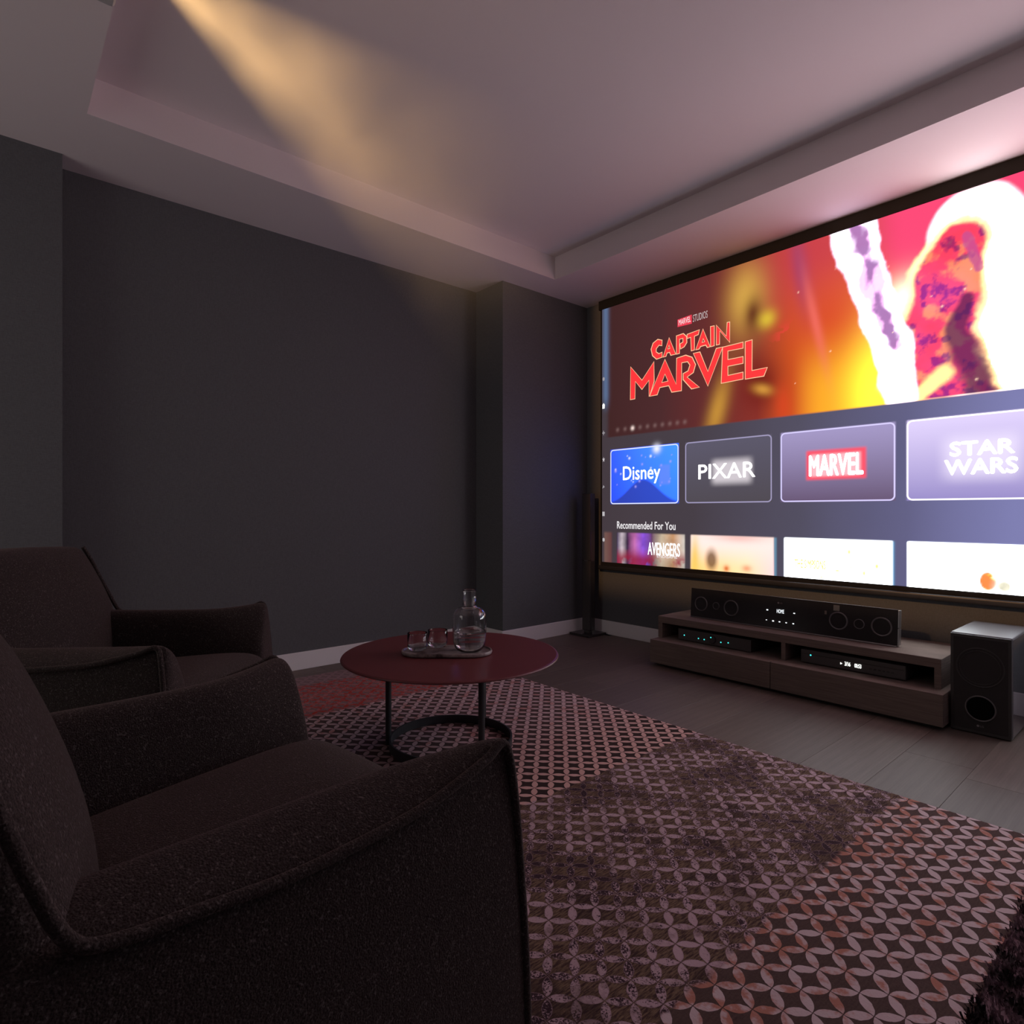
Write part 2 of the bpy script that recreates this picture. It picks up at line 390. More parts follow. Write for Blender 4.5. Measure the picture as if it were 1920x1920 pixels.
over(ban * blob(1645, 730, .14, .30), (1.6, 1.35, .08))
over(ban * blob(1560, 600, .20, .22) * .55, L3((214, 62, 40)))
# left ghost haze: generic yellow and orange smoke
sw = fbm(11, 4); over(ban * blob(1400, 560, .13, .22, 0, 1.2) * .75, L3((236, 190, 84)))
over(ban * blob(1412, 590, .075, .14, 0, 1.6) * .9, L3((92, 34, 28)))
over(ban * blob(1438, 598, .05, .05) * .8, L3((230, 200, 60)))
over(ban * blob(1345, 770, .07, .26, -16, 1.4) * .85, L3((205, 150, 60)))
over(ban * blob(1425, 720, .14, .16, 10, 1.3) * .85, L3((112, 28, 24)))
over(ban * blob(1430, 730, .06, .03, -20) * .7, L3((235, 170, 70)))
over(ban * blob(1468, 760, .05, .12) * .6, L3((226, 70, 36)))
over(ban * blob(1500, 500, .05, .26, 8, 1.3) * .7, L3((158, 66, 110)))
over(ban * blob(1528, 600, .03, .30, 12, 1.4) * .6, L3((255, 120, 110)))
over(ban * blob(1470, 625, .06, .045, 40) * .7 * (sw > .46), L3((235, 70, 60)))
# big burst of light on the right: a plain cloud of fire and light
sw2 = fbm(21, 5); sw3 = fbm(31, 12, 5)
def stroke(path, w0, w1):                        # 1 inside a soft band along measured points
    P_ = [S(*p) for p in path]; best = np.full_like(yy, -9.)
    tot = len(P_) - 1
    for k, (a_, b_) in enumerate(zip(P_, P_[1:])):
        vx, vz = b_[0] - a_[0], b_[1] - a_[1]; t = np.clip(((yy - a_[0]) * vx + (zz_ - a_[1]) * vz) / (vx * vx + vz * vz), 0, 1)
        d = np.hypot(yy - a_[0] - t * vx, zz_ - a_[1] - t * vz); best = np.maximum(best, 1 - d / (w0 + (w1 - w0) * (k + t) / tot))
    return best
nz = (sw3 - .5); r0 = np.random.RandomState(12)
halo = stroke([(1826, 425), (1840, 520), (1872, 640), (1900, 720)], .155, .20)
over(ban * sm(halo + .25 * (sw2 - .5), -.30, .22), (9, 8, 8.4))
over(ban * np.clip(blob(1702, 575, .10, .12), 0, 1), (3.0, 2.4, 1.6))
fire = stroke([(1800, 455), (1775, 510), (1770, 575), (1745, 640), (1760, 720), (1790, 790)], .125, .235)
fine_ = fbm(91, 22, 4); dk_ = 1 - .6 * sm(fine_, .56, .72); fcol = np.stack([1.05 * dk_, (.045 + .24 * sm(sw3, .50, .68) + .06 * sw2) * dk_, .055 + .30 * sw2 * (1.2 - .3 * dk_)], -1)
over(ban * sm(fire + .30 * nz + .2 * (sw2 - .5), -.22, .05), (2.6, 1.7, .75))
over(ban * sm(fire + .35 * nz + .3 * (sw2 - .5), -.02, .26), fcol)
vio = stroke([(1815, 560), (1790, 620), (1840, 700), (1870, 790)], .035, .12)
over(ban * sm(vio + 1.3 * (sw2 - .5) + .5 * nz, .05, .65) * .85, L3((84, 38, 88)))
vio = stroke([(1812, 440), (1838, 500)], .03, .02); over(ban * sm(vio + 1.5 * nz, .1, .5) * .8, L3((200, 84, 150)))
gold = stroke([(1700, 780), (1730, 735), (1770, 700)], .015, .03); over(ban * sm(gold + .8 * nz, -.9, .5) * .8, (2.2, 1.5, .5))
wr = stroke([(1850, 610), (1880, 680), (1912, 740)], .02, .05); over(ban * sm(wr + 1.4 * nz, .1, .4), (4, 3.4, 3.4))
# luminous plume climbing to the top edge
plume = stroke([(1596, 405), (1612, 480), (1640, 560), (1668, 640), (1690, 760)], .115, .085)
over(ban * sm(plume + .7 * (sw2 - .5) + .2 * nz, -.05, .32), (5.5, 4.4, 5.6))
core = stroke([(1606, 420), (1622, 490), (1650, 575), (1680, 650)], .075, .055)
over(ban * sm(core + 1.6 * (fbm(71, 9, 4) - .5), .05, .55) * .85, 0 * img + np.stack([.80 + .3 * sw2, .07 + .22 * sw3, .62 + .3 * sw3], -1))
over(ban * sm(core + 2.0 * (fbm(72, 11, 4) - .5), .5, .95) * .75, L3((84, 40, 120)))
for k in range(34):                              # drifting sparks
    sx_, sz_ = YL - q(1480) - r0.rand() * 1.6, bz + .05 + r0.rand() * .95; over(ban * np.exp(-(((yy - sx_) ** 2 + (zz_ - sz_) ** 2) / (.002 + .003 * r0.rand()) ** 2)) * .7, (1.6, 1.1, .8))
over(ban * sm(prog, q(1935), q(2050)) * .6 * (1 - sm(hz, .75, .95)), (4.5, 3.4, 3.8))
# left sidebar stripe
over(sm(zz_, S(1131, 780)[1], S(1131, 740)[1]) * np.exp(-((prog - .035) / .028) ** 2) * .9, L3((92, 112, 148)))
# dots of the banner pager
for i in range(10):
    px = 1158 + (1284 - 1158) * i / 9; py = 806 - 15 * i / 9; k = (1284 - 1158)
    over(blob(px, py, .014, .014, 0, 1) * (1 if i == 2 else .45), (1.0, .78, .72) if i == 2 else L3((150, 120, 118)))
# cards
def rect(p0, p1, soft=.004):
    y0, z1 = S(*p0); y1, z0 = S(*p1)[0], S(*p1)[1]
    return sm(yy, y1 - soft, y1 + soft) * (1 - sm(yy, y0 - soft, y0 + soft)) * sm(zz_, z0 - soft, z0 + soft) * (1 - sm(zz_, z1 - soft, z1 + soft))
CARDS = []
for (l, t), (r_, b), brd in (((1144.8, 844.5), (1272.4, 944.5), (225, 228, 250)), ((1284.9, 829.9), (1447.4, 941.9), (158, 152, 186)),
                              ((1463.8, 814.5), (1679, 938.6), (214, 208, 246)), ((1700, 786), (1925, 936), (255, 255, 255))):
    CARDS.append((S(l, t), S(r_, b), brd))
CZ1 = sum(S(l, t)[1] for l, t in ((1144.8, 844.5), (1284.9, 829.9), (1463.8, 814.5), (1700, 786))) / 4
CZ0 = sum(S(l, t)[1] for l, t in ((1144.8, 945.8), (1284.9, 943.5), (1463.8, 941), (1700, 939))) / 4
CYS = [(S(1144.8, 900)[0], S(1272.4, 900)[0]), (S(1284.9, 900)[0], S(1447.4, 900)[0]), (S(1463.8, 900)[0], S(1679, 900)[0]), (S(1700, 900)[0], 0)]
wcard = (CYS[2][0] - CYS[2][1]); CYS[3] = (CYS[3][0], CYS[3][0] - wcard)
CYS.append((CYS[3][1] - (CYS[2][1] - CYS[3][0]), CYS[3][1] - (CYS[2][1] - CYS[3][0]) - wcard))
def crect(y0, y1, z0, z1, s=.003):
    return sm(yy, y1 - s, y1 + s) * (1 - sm(yy, y0 - s, y0 + s)) * sm(zz_, z0 - s, z0 + s) * (1 - sm(zz_, z1 - s, z1 + s))
hc = (zz_ - CZ0) / (CZ1 - CZ0); hc3 = hc[..., None]
def two(a, b): return L3(a) * (1 - np.clip(hc3, 0, 1)) + L3(b) * np.clip(hc3, 0, 1)
over(crect(*CYS[0], CZ0, CZ1), gradc([(q(1144), (56, 92, 190)), (q(1210), (68, 134, 235)), (q(1272), (72, 152, 255))], prog) * (0.8 + .3 * hc3) * np.array([1, 1, 2.6]))
mid = (prog - (YL - CYS[0][0])) / (CYS[0][0] - CYS[0][1]); over(crect(*CYS[0], CZ0, CZ1) * (1 - sm(hc - .42 * np.exp(-((mid - .5) / .30) ** 2), -.02, .04)) * .85, L3((50, 64, 158)))
over(crect(*CYS[1], CZ0, CZ1), two((82, 76, 84), (94, 90, 108)))
over(crect(*CYS[2], CZ0, CZ1), two((108, 90, 120), (168, 156, 202)) * (1 + .15 * (fbm(41, 2, 4, .2)[..., None] - .5)))
over(crect(*CYS[3], CZ0, CZ1), two((150, 138, 196), (222, 208, 248)) * 1.1)
over(crect(*CYS[4], CZ0, CZ1), two((170, 168, 220), (235, 235, 255)) * 1.2)
r = np.random.RandomState(5)
for k in range(26):
    a = r.rand(); b = r.rand(); yc = CYS[0][0] + (CYS[0][1] - CYS[0][0]) * (.08 + .84 * a); zc = CZ0 + (CZ1 - CZ0) * (.3 + .65 * b); rad = .004 + .005 * r.rand() ** 2
    over(np.exp(-(((yy - yc) ** 2 + (zz_ - zc) ** 2) / rad ** 2)) * .9, L3((180, 170, 255)) if r.rand() < .6 else (1, 1, 1.1))
yc = CYS[0][0] + (CYS[0][1] - CYS[0][0]) * .70; over(np.exp(-(((yy - yc) / .03) ** 2 + ((zz_ - CZ1 + .02) / .03) ** 2)) * .9, (1, 1, 1.2))
def bz_(p0, p1, s=.012): return rect(p0, p1, s)
over(bz_((1236, 872), (1256, 908), .010) * .5, L3((120, 140, 235)));
over(rect((1336, 864), (1408, 904), .03) * .62, (1.0, .92, .98))
over(rect((1512, 846), (1624, 896), .010), (1.0, .10, .16)); over(rect((1520, 853), (1614, 890), .010), (1.3, .52, .58))
over(rect((1772, 822), (1912, 892), .05) * .6, (1.05, .95, 1.15))
# bottom row of film tiles
T1 = S(1157, 998.8)[1]
def tile(pl_, pr_, ptop=1003): 
    return crect(S(pl_, 1030)[0], S(pr_, 1030)[0], -1, S(pl_, ptop)[1], .008)
TZ = S(1300, 1003)[1]
def tl(a, b, s=.006): return crect(S(a, 1030)[0], S(b, 1030)[0], -1, TZ, s)
m1 = tl(1157, 1283.8); pur = fbm(51, 14)
over(m1, gradc([(q(1157), (60, 44, 84)), (q(1166), (206, 190, 200)), (q(1176), (60, 40, 70)), (q(1190), (190, 108, 170)), (q(1206), (150, 90, 230)), (q(1222), (96, 60, 96)), (q(1240), (206, 186, 160)), (q(1262), (190, 140, 100)), (q(1283), (210, 200, 190))], prog) * (.55 + .9 * pur[..., None]))
over(m1 * (1 - sm(zz_, ZB + .03, ZB + .13)) * sm(pur, .35, .55) * .9, L3((150, 30, 60)))
over(m1 * np.clip(blob(1250, 1036, .09, .05, 0, 1.1) * 1.1, 0, 1) * .5, L3((250, 226, 206)))
over(tl(1133, 1147, .012) * .8, gradc([(0, (130, 100, 90)), (.1, (110, 60, 60))], prog))
m2 = tl(1295.4, 1451)
over(m2, (1.15, .90, .84)); over(m2 * (1 - sm(zz_, ZB, ZB + .19)) * .8, 0 * img + gradc([(q(1295), (255, 190, 60)), (q(1400), (255, 215, 150)), (q(1451), (255, 200, 200))], prog) * 1.3)
over(m2 * blob(1303, 1045, .03, .14) * .8, L3((255, 206, 90))); over(m2 * blob(1385, 1008, .16, .03) * .6, L3((240, 170, 160)))
over(m2 * np.clip(blob(1334, 1050, .045, .075, 0, 1) * 1.6 - .3, 0, 1) * .85, L3((110, 70, 44)))
over(m2 * blob(1362, 1066, .02, .02), L3((230, 120, 60))); over(m2 * blob(1400, 1066, .03, .02) * .8, L3((255, 150, 110)))
over(tl(1451, 1456, .006) * .7, L3((110, 160, 190)))
m3 = tl(1471, 1672.8)
over(m3, (5.5, 5.8, 6.2))
for (x, y, rx, ry) in ((1570, 1070, .03, .012), (1592, 1035, .016, .03), (1620, 1075, .014, .03), (1644, 1062, .018, .03), (1540, 1082, .018, .010)):
    over(m3 * blob(x, y, rx, ry), (1.1, 1.02, .10))
over(m3 * blob(1595, 1064, .010, .010), (1, .42, .12)); over(m3 * blob(1638, 1084, .03, .008) * .7, (1, .5, .3))
over(tl(1669, 1677, .008) * .5, L3((90, 190, 240)))
m4 = tl(1702.4, 1925)
over(m4, (8, 8.6, 9.6)); tx4 = fbm(61, 22)
over(m4 * np.clip(blob(1852, 1090, .05, .07, 0, 1.1) * 1.6 - .2, 0, 1), 0 * img + np.stack([1.1 + 0 * tx4, .30 + 1.2 * sm(tx4, .45, .65), .08 + 1.3 * sm(tx4, .5, .7)], -1))
over(m4 * np.clip(blob(1884, 1100, .05, .05, 0, 1.1) * 1.5 - .3, 0, 1), 0 * img + np.stack([.35 + 1.2 * tx4, .35 + 1.1 * tx4, .25 + .9 * tx4], -1))
over(m4 * blob(1905, 1062, .03, .012) * .9, (.10, .42, .46)); over(m4 * blob(1828, 1053, .03, .012) * .5, (1.1, .5, .5)); over(m4 * blob(1824, 1076, .014, .03) * .5, (.5, .68, 1.1))
over(crect(CYS[4][0], CYS[4][1], -1, TZ), (8, 8, 8.4))
img = np.clip(img, 0, 8.5)

me = bpy.data.meshes.new('picture')
vs = np.stack([np.full_like(yy, XP), yy, zz_], -1).reshape(-1, 3)
ii = (np.arange(NZ - 1)[:, None] * NX + np.arange(NX - 1)[None, :]).ravel()
fc = np.stack([ii, ii + NX, ii + NX + 1, ii + 1], -1)
me.vertices.add(len(vs)); me.vertices.foreach_set('co', vs.ravel())
me.loops.add(fc.size); me.loops.foreach_set('vertex_index', fc.ravel().astype(np.int32))
me.polygons.add(len(fc)); me.polygons.foreach_set('loop_start', np.arange(0, fc.size, 4, dtype=np.int32)); me.update()
at = me.color_attributes.new('picture', 'FLOAT_COLOR', 'POINT')
at.data.foreach_set('color', np.concatenate([img.reshape(-1, 3), np.ones((NX * NZ, 1))], 1).ravel().astype(np.float32))
n = N('screen_picture'); n.base((0, 0, 0), .8, 0, 0)
ac = n.node('ShaderNodeAttribute', attribute_name='picture'); n.link(ac.outputs['Color'], n.b.inputs['Emission Color']); n.b.inputs['Emission Strength'].default_value = SCREEN_GAIN
me.materials.append(n.m)
pic = bpy.data.objects.new('picture', me); C.objects.link(pic); pic.parent = scr; pic.matrix_parent_inverse = Matrix.Translation(-scr.location)
pic['label'] = 'glowing film menu picture'

# crisp outlines, words and signs of the picture, a hair in front of it
def flat(name, pts_faces, mat, x, parent=None):
    bm = bmesh.new(); vv_ = [bm.verts.new((x, a, b)) for a, b in pts_faces[0]]
    for f in pts_faces[1]:
        try: bm.faces.new([vv_[i] for i in f])
        except ValueError: pass
    return sp_(name, bm, mat)
def rrect(y0, y1, z0, z1, r, wd, k=8):
    def loop(i):
        out = []
        for cy, cz, a0 in ((y0 - r, z1 - r, 90), (y0 - r, z0 + r, 180), (y1 + r, z0 + r, 270), (y1 + r, z1 - r, 0)):
            for j in range(k + 1):
                a = R(a0 + 90 * j / k); out.append((cy - (r - i) * math.cos(a), cz + (r - i) * math.sin(a)))
        return out
    a, b = loop(0), loop(wd); n_ = len(a)
    return a + b, [(i, (i + 1) % n_, (i + 1) % n_ + n_, i + n_) for i in range(n_)]
for (y0, y1), c, st in zip(CYS, ((214, 222, 255), (150, 144, 178), (206, 198, 244), (255, 250, 255), (255, 255, 255)), (1, 1, 1, 1.4, 1.6)):
    if y1 < YRt: y1 = YRt + .01
    flat('card_frame', rrect(y0, y1, CZ0, CZ1, .026, .0075), emis('card_line', lin(*c), st * 1.15), XP - .0012)
def text_mesh(s):
    cu_ = bpy.data.curves.new('t', 'FONT'); cu_.body = s; cu_.resolution_u = 3
    o = bpy.data.objects.new('t', cu_); C.objects.link(o); m_ = bpy.data.meshes.new_from_object(o)
    vs_ = [(v.co.x, v.co.y) for v in m_.vertices]; fs = [tuple(p.vertices) for p in m_.polygons]
    bpy.data.objects.remove(o); bpy.data.meshes.remove(m_)
    xs = [a for a, b in vs_]; ys = [b for a, b in vs_]; x0, x1, y0, y1 = min(xs), max(xs), min(ys), max(ys)
    return [((a - x0) / (x1 - x0), (b - y0) / (y1 - y0)) for a, b in vs_], fs
def words(name, s, yl, yr, z0, z1, mat, x, shear=0, parent=None, bold=0):
    v_, f_ = text_mesh(s); P_ = []; Fs = []
    for k, (ox, oz) in enumerate(((0, 0),) + (((bold, 0), (-bold, 0), (0, bold), (0, -bold)) if bold else ())):
        base = len(P_)
        P_ += [(yl + (yr - yl) * a + ox, z0 + (z1 - z0) * b + shear * a + oz) for a, b in v_]; Fs += [tuple(i + base for i in f) for f in f_]
    bm = bmesh.new(); vv_ = [bm.verts.new((x, a, b)) for a, b in P_]
    for f in Fs:
        try: bm.faces.new([vv_[i] for i in f])
        except ValueError: pass
    if parent is None: return sp_(name, bm, mat)
    o = obj(name, bm, mat); o.parent = parent; o.matrix_parent_inverse = Matrix.Translation(-parent.location); return o
white = emis('letter_white', (.95, .9, .92), 1.0); hot = emis('letter_bright', (1, .97, 1), 2.0)
ya, za = S(1157.3, 989); yb, zb_ = S(1266.7, 992)
words('heading', 'Recommended For You', ya, yb, S(1157.3, 991)[1], S(1157.3, 977.5)[1], emis('heading_white', (.85, .82, .84)), XP - .0014, bold=.0009)
# studio words
yl, yr = S(1168.5, 880)[0], S(1238, 880)[0]
words('card_lettering', 'Disney', yl, yr, S(1200, 907)[1], S(1200, 873)[1], hot, XP - .0016, bold=.0012)
words('card_lettering', 'PIXAR', S(1310, 880)[0], S(1416, 880)[0], S(1340, 897)[1], S(1340, 870)[1], hot, XP - .0016, bold=.002)
words('card_lettering', 'MARVEL', S(1518, 870)[0], S(1618, 870)[0], S(1560, 891)[1], S(1560, 852)[1], emis('letter_glow', (1, .97, 1), 6), XP - .0016, bold=.003)
words('card_lettering', 'STAR', S(1782, 850)[0], S(1902, 850)[0], S(1840, 852)[1], S(1840, 826)[1], emis('letter_glow', (1, .97, 1), 6), XP - .0016, bold=.003)
words('card_lettering', 'WARS', S(1772, 850)[0], S(1908, 850)[0], S(1840, 888)[1], S(1840, 860)[1], emis('letter_glow', (1, .97, 1), 6), XP - .0016, bold=.003)
words('tile_lettering', 'AVENGERS', S(1215, 1030)[0], S(1275, 1030)[0], S(1245, 1042)[1], S(1245, 1018)[1], hot, XP - .0016, bold=.0009)
words('tile_lettering', 'ENDGAME', S(1232, 1030)[0], S(1270, 1030)[0], S(1250, 1046.5)[1], S(1250, 1041.5)[1], white, XP - .0016)
words('tile_lettering', 'THE SIMPSONS', S(1490, 1055)[0], S(1548, 1055)[0], S(1520, 1066)[1], S(1520, 1050)[1], emis('letter_yellow', (1, .90, .25), 1), XP - .0016, bold=.0012)
# film title, drawn letter by letter
def Z1(p): return S(1100 + p[0] / 4.5714, 480 + p[1] / 4.5714)
LET = [
 [[(375,1232),(378,950),(475,1065),(578,905),(580,1075),(545,1190),(535,1203),(535,1065),(475,1145),(418,1075),(415,1225)]],
 [[(540,1203),(672,885),(768,1100),(772,876),(850,850),(905,868),(935,930),(915,1000),(862,1038),(968,1125),(900,1140),(828,1060),(828,1008),(870,985),(886,935),(866,906),(816,916),(814,1155),(730,1168),(705,1112),(628,1128),(606,1190)], [(645,1085),(672,1012),(698,1072)]],
 [[(915,835),(972,822),(1040,990),(1112,792),(1168,780),(1040,1116)]],
 [[(1154,1092),(1166,782),(1342,738),(1342,790),(1212,815),(1212,888),(1342,862),(1342,920),(1212,946),(1212,1024),(1342,995),(1342,1055)]],
 [[(1360,1056),(1360,735),(1420,718),(1418,982),(1550,955),(1520,1030)]],
 [[(648,722),(646,770),(622,765),(598,795),(597,822),(620,838),(648,824),(648,868),(600,885),(565,855),(553,800),(570,748),(610,715)]],
 [[(655,868),(708,700),(765,842),(722,852),(712,826),(690,832),(682,860)], [(697,797),(707,764),(714,792)]],
 [[(770,842),(770,685),(830,665),(858,690),(860,742),(838,778),(806,798),(800,754),(826,738),(826,706),(797,714),(797,836)]],
 [[(862,672),(968,632),(958,674),(925,688),(925,806),(897,814),(893,698),(862,708)]],
 [[(935,805),(998,625),(1060,778),(1035,785),(1022,764),(978,776),(965,798)], [(990,742),(1000,708),(1012,734)]],
 [[(1064,778),(1062,605),(1095,598),(1095,770)]],
 [[(1112,764),(1112,592),(1198,688),(1205,570),(1228,565),(1228,742),(1142,642),(1140,758)]],
]
red = emis('title_red', (1, .038, .045), 1.0); edge = emis('title_edge', (1.0, .55, .32), 1.1)
for L_ in LET:
    for bev, mat, nm, xx in ((0, red, 'title_letter', XP - .0016), (.0030, edge, 'title_outline', XP - .0016)):
        cu_ = bpy.data.curves.new('l', 'CURVE'); cu_.dimensions = '2D' if not bev else '3D'; cu_.fill_mode = 'BOTH' if not bev else 'FULL'
        cu_.bevel_depth = bev; cu_.bevel_resolution = 1
        for loop in L_:
            s_ = cu_.splines.new('POLY'); s_.points.add(len(loop) - 1); s_.use_cyclic_u = True
            for p_, pt in zip(s_.points, loop):
                a, b = Z1(pt); p_.co = (-a, b, 0, 1)
        o = bpy.data.objects.new('l', cu_); C.objects.link(o); m_ = bpy.data.meshes.new_from_object(o); bpy.data.objects.remove(o)
        for v in m_.vertices: v.co = Vector((xx - (v.co.z * .3 if bev else 0), -v.co.x, v.co.y))
        m_.materials.clear(); m_.materials.append(mat)
        o = bpy.data.objects.new(nm, m_); C.objects.link(o); o.parent = scr; o.matrix_parent_inverse = Matrix.Translation(-scr.location)
# studio badge above the title
pts = [Z1(p) for p in ((780, 547), (902, 502), (902, 580), (780, 610))]
flat('studio_badge', (pts, [(0, 1, 2, 3)]), emis('badge_red', (.85, .05, .09)), XP - .0014)
p0, p1 = Z1((786, 605)), Z1((898, 577)); words('badge_lettering', 'MARVEL', p0[0] - .004, p1[0] + .004, p0[1] + .006, p0[1] + .042, white, XP - .0022, shear=(Z1((898, 577))[1] - p0[1]) * 0 + .004)
p0, p1 = Z1((912, 568)), Z1((1038, 542)); words('badge_lettering', 'STUDIOS', p0[0], p1[0], p0[1], p0[1] + .046, emis('letter_grey', (.6, .5, .5)), XP - .0022, shear=.004)
# sidebar signs at the very edge of the picture
def sign(poly, c=(.35, .33, .36)): 
    flat('menu_sign', (poly, [tuple(range(len(poly)))]), emis('sign_grey', c), XP - .0014)
sy = YL - .004
def zc(py): return S(1131, py)[1]
z_ = zc(711); sign([(sy - .012 + .010 * math.cos(R(a)), z_ + .014 * math.sin(R(a))) for a in range(0, 360, 30)])
z_ = zc(762); sign([(sy, z_ - .018), (sy, z_ + .012), (sy - .012, z_ + .024), (sy - .024, z_ + .010), (sy - .022, z_ - .018)], (1, 1, 1))
z_ = zc(812); sign([(sy, z_ + .004), (sy, z_ - .004), (sy - .008, z_ - .004), (sy - .008, z_ - .016), (sy - .014, z_ - .016), (sy - .014, z_ - .004), (sy - .024, z_ - .004), (sy - .024, z_ + .004), (sy - .014, z_ + .004), (sy - .014, z_ + .016), (sy - .008, z_ + .016), (sy - .008, z_ + .004)])
z_ = zc(862); sign([(sy - .012 + (.018 if k % 2 == 0 else .008) * math.sin(R(36 * k)) * .7, z_ + (.02 if k % 2 == 0 else .009) * math.cos(R(36 * k))) for k in range(10)], (.6, .56, .6))
z_ = zc(913); sign([(sy, z_ - .012), (sy - .010, z_ + .014), (sy - .022, z_ - .002), (sy - .012, z_ - .006)])
z_ = zc(963); sign([(sy, z_ - .018), (sy, z_ + .014), (sy - .022, z_ + .014), (sy - .022, z_ - .018)], (.5, .48, .5))
z_ = zc(1012); sign([(sy - .012 + (.013 if k % 2 else .009) * math.cos(R(30 * k)), z_ + (.017 if k % 2 else .012) * math.sin(R(30 * k))) for k in range(12)], (.5, .48, .5))

# ------------------------------------------------------------------ ceiling projector
pj = empty('ceiling_projector', (.03, 1.32, 2.0), 0, 'pale box projector hung under the ceiling, throwing a yellow beam', 'projector')
def ap(parent, name, bm, m, **k):
    o = obj(name, bm, m, None, **k); o.parent = parent; o.matrix_parent_inverse = Matrix.Translation(-parent.location); return o
ap(pj, 'projector_body', B(-.16, .207, 1.07, 1.571, 2.0, 2.15, .012, 3), M['projector'])
ap(pj, 'ceiling_pole', tube([(.02, 1.32, 2.15), (.02, 1.32, 2.43)], .02, 16), M['projector'])
ap(pj, 'ceiling_plate', B(-.05, .09, 1.25, 1.39, 2.43, 2.456, .003), M['projector'])
ap(pj, 'lens_ring', lathe([(.026, 0), (.034, 0), (.034, -.01), (.026, -.01)], 32, '-X', (.207, 1.45, 2.06), True), M['black_satin'])
for yy_ in (1.525, 1.50): ap(pj, 'screw_hole', lathe([(0, 0), (.0035, 0), (.0035, -.0006), (0, -.0006)], 10, 'Z', (.165, yy_, 2.0)), M['black_hole'])
po.parent = pj; po.matrix_parent_inverse = Matrix.Translation(-pj.location)
# the haze the beam lights up
n = N('haze'); n.t.nodes.remove(n.b); v = n.coord('Object'); vs_ = n.node('ShaderNodeVolumeScatter')
vs_.inputs['Color'].default_value = (.86, 1, .92, 1); vs_.inputs['Anisotropy'].default_value = 0
sx = n.node('ShaderNodeSeparateXYZ'); n.link(v, sx.inputs[0])
puff = n.ramp(n.noise(v, 3.6, 2, .5), [(.35, (.35,) * 3), (.62, (1.25,) * 3)])
fall = n.step(sx.outputs[0], 1.55, .25)
n.link(n.math('MULTIPLY', n.math('MULTIPLY', puff, fall), .35), vs_.inputs['Density'])
n.link(vs_.outputs[0], n.out.inputs['Volume']); n.m.cycles.volume_sampling = 'MULTIPLE_IMPORTANCE'
Lh = 1.8; hb = bmesh.new(); d0 = .01
secs = []
for d in (d0, Lh):
    secs.append([(d, .49 * d + .004, -.50 * d * .92 - .004), (d, -.03 * d - .004, -.50 * d * .92 - .004), (d, -.03 * d - .004, .15 * d + .004), (d, .49 * d + .004, .15 * d + .004)])
hz_o = obj('light_haze', loft(secs), n.m, None, loc=tuple(LENS))
tag(hz_o, 'yellowish smoky haze lit by the projector beam under the ceiling', 'haze', kind='stuff')

# ------------------------------------------------------------------ TV bench
tv = empty('tv_bench', (3.2, 1.44, 0), 0, 'long low dark wooden bench with two drawers under the projection screen', 'bench')
W_ = M['wood']
ap(tv, 'plinth', B(2.99, 3.40, .75, 2.12, 0, .016), M['black_matt'])
ap(tv, 'lower_case', B(2.968, 3.436, .714, 2.163, .016, .150, .0015, 1), W_)
for y0, y1 in ((.714, 1.4368), (1.4400, 2.163)): ap(tv, 'drawer_front', B(2.950, 2.967, y0, y1, .016, .150, .0015, 1), W_)
ap(tv, 'top_board', B(3.037, 3.436, .741, 2.169, .238, .2775, .0015, 1), W_)
for y0, y1 in ((2.140, 2.169), (1.402, 1.424), (.741, .767)): ap(tv, 'side_board' if abs(y0 - 1.402) > .1 else 'divider', B(3.038, 3.436, y0, y1, .150, .238, .001, 1), W_)
ap(tv, 'back_board', B(3.42, 3.434, .767, 2.14, .150, .238), M['black_matt'])

def pt(parent, name, bm, m, **k): return ap(parent, name, bm, m, **k)
def disc_logo(parent, x, y, z, s, mat):
    g_ = bmesh.new()
    r_ = s * .5; vv_ = [g_.verts.new((x, y + r_ * math.cos(2 * math.pi * i / 20), z + r_ * math.sin(2 * math.pi * i / 20))) for i in range(20)]; g_.faces.new(vv_)
    ap(parent, 'logo', g_, mat)
    words('logo_lettering', 'LG', y - s * .8, y - s * 2.1, z - s * .38, z + s * .38, mat, x, parent=parent)
logo = plain('logo_silver', (.30, .27, .27), .4, .2)
# soundbar, leaning back a little
sb = empty('soundbar', (3.155, 1.48, .2785), 0, 'long glossy black soundbar with round cones and white display on the wooden bench', 'speaker')
lean = Matrix.Translation((3.155, 1.48, .2785)) @ Matrix.Rotation(R(4), 4, 'Y') @ Matrix.Translation((-3.155, -1.48, -.2785))
def sbp(name, bm, m, **k):
    for v in bm.verts: v.co = lean @ v.co
    return ap(sb, name, bm, m, **k)
Y0, Y1, SZ = .943, 2.02, .284
sbp('cabinet', B(3.158, 3.196, Y0, Y1, SZ, .446, .004, 2), M['black_satin'])
sbp('front_glass', B(3.1535, 3.158, Y0 - .004, Y1 + .002, SZ, .449, .001, 1), M['black_gloss'])
sbp('top_strip', B(3.156, 3.162, Y0, Y1, .446, .4495), M['metal_trim'])
sbp('bottom_strip', B(3.150, 3.190, Y0, Y1, .2785, .284, .001, 1), M['metal_trim'])
sbp('end_cap', B(3.155, 3.182, Y0 - .010, Y0 - .002, .286, .362, .002, 2), M['metal_trim']); sbp('end_cap', B(3.155, 3.182, Y0 - .010, Y0 - .002, .366, .447, .002, 2), M['metal_trim'])
def barY(px, py):
    u = (px - 960) / F; t = 3.16 / (ca + sa * u); return (sa - ca * u) * t, .9 + (960 - py) / F * t
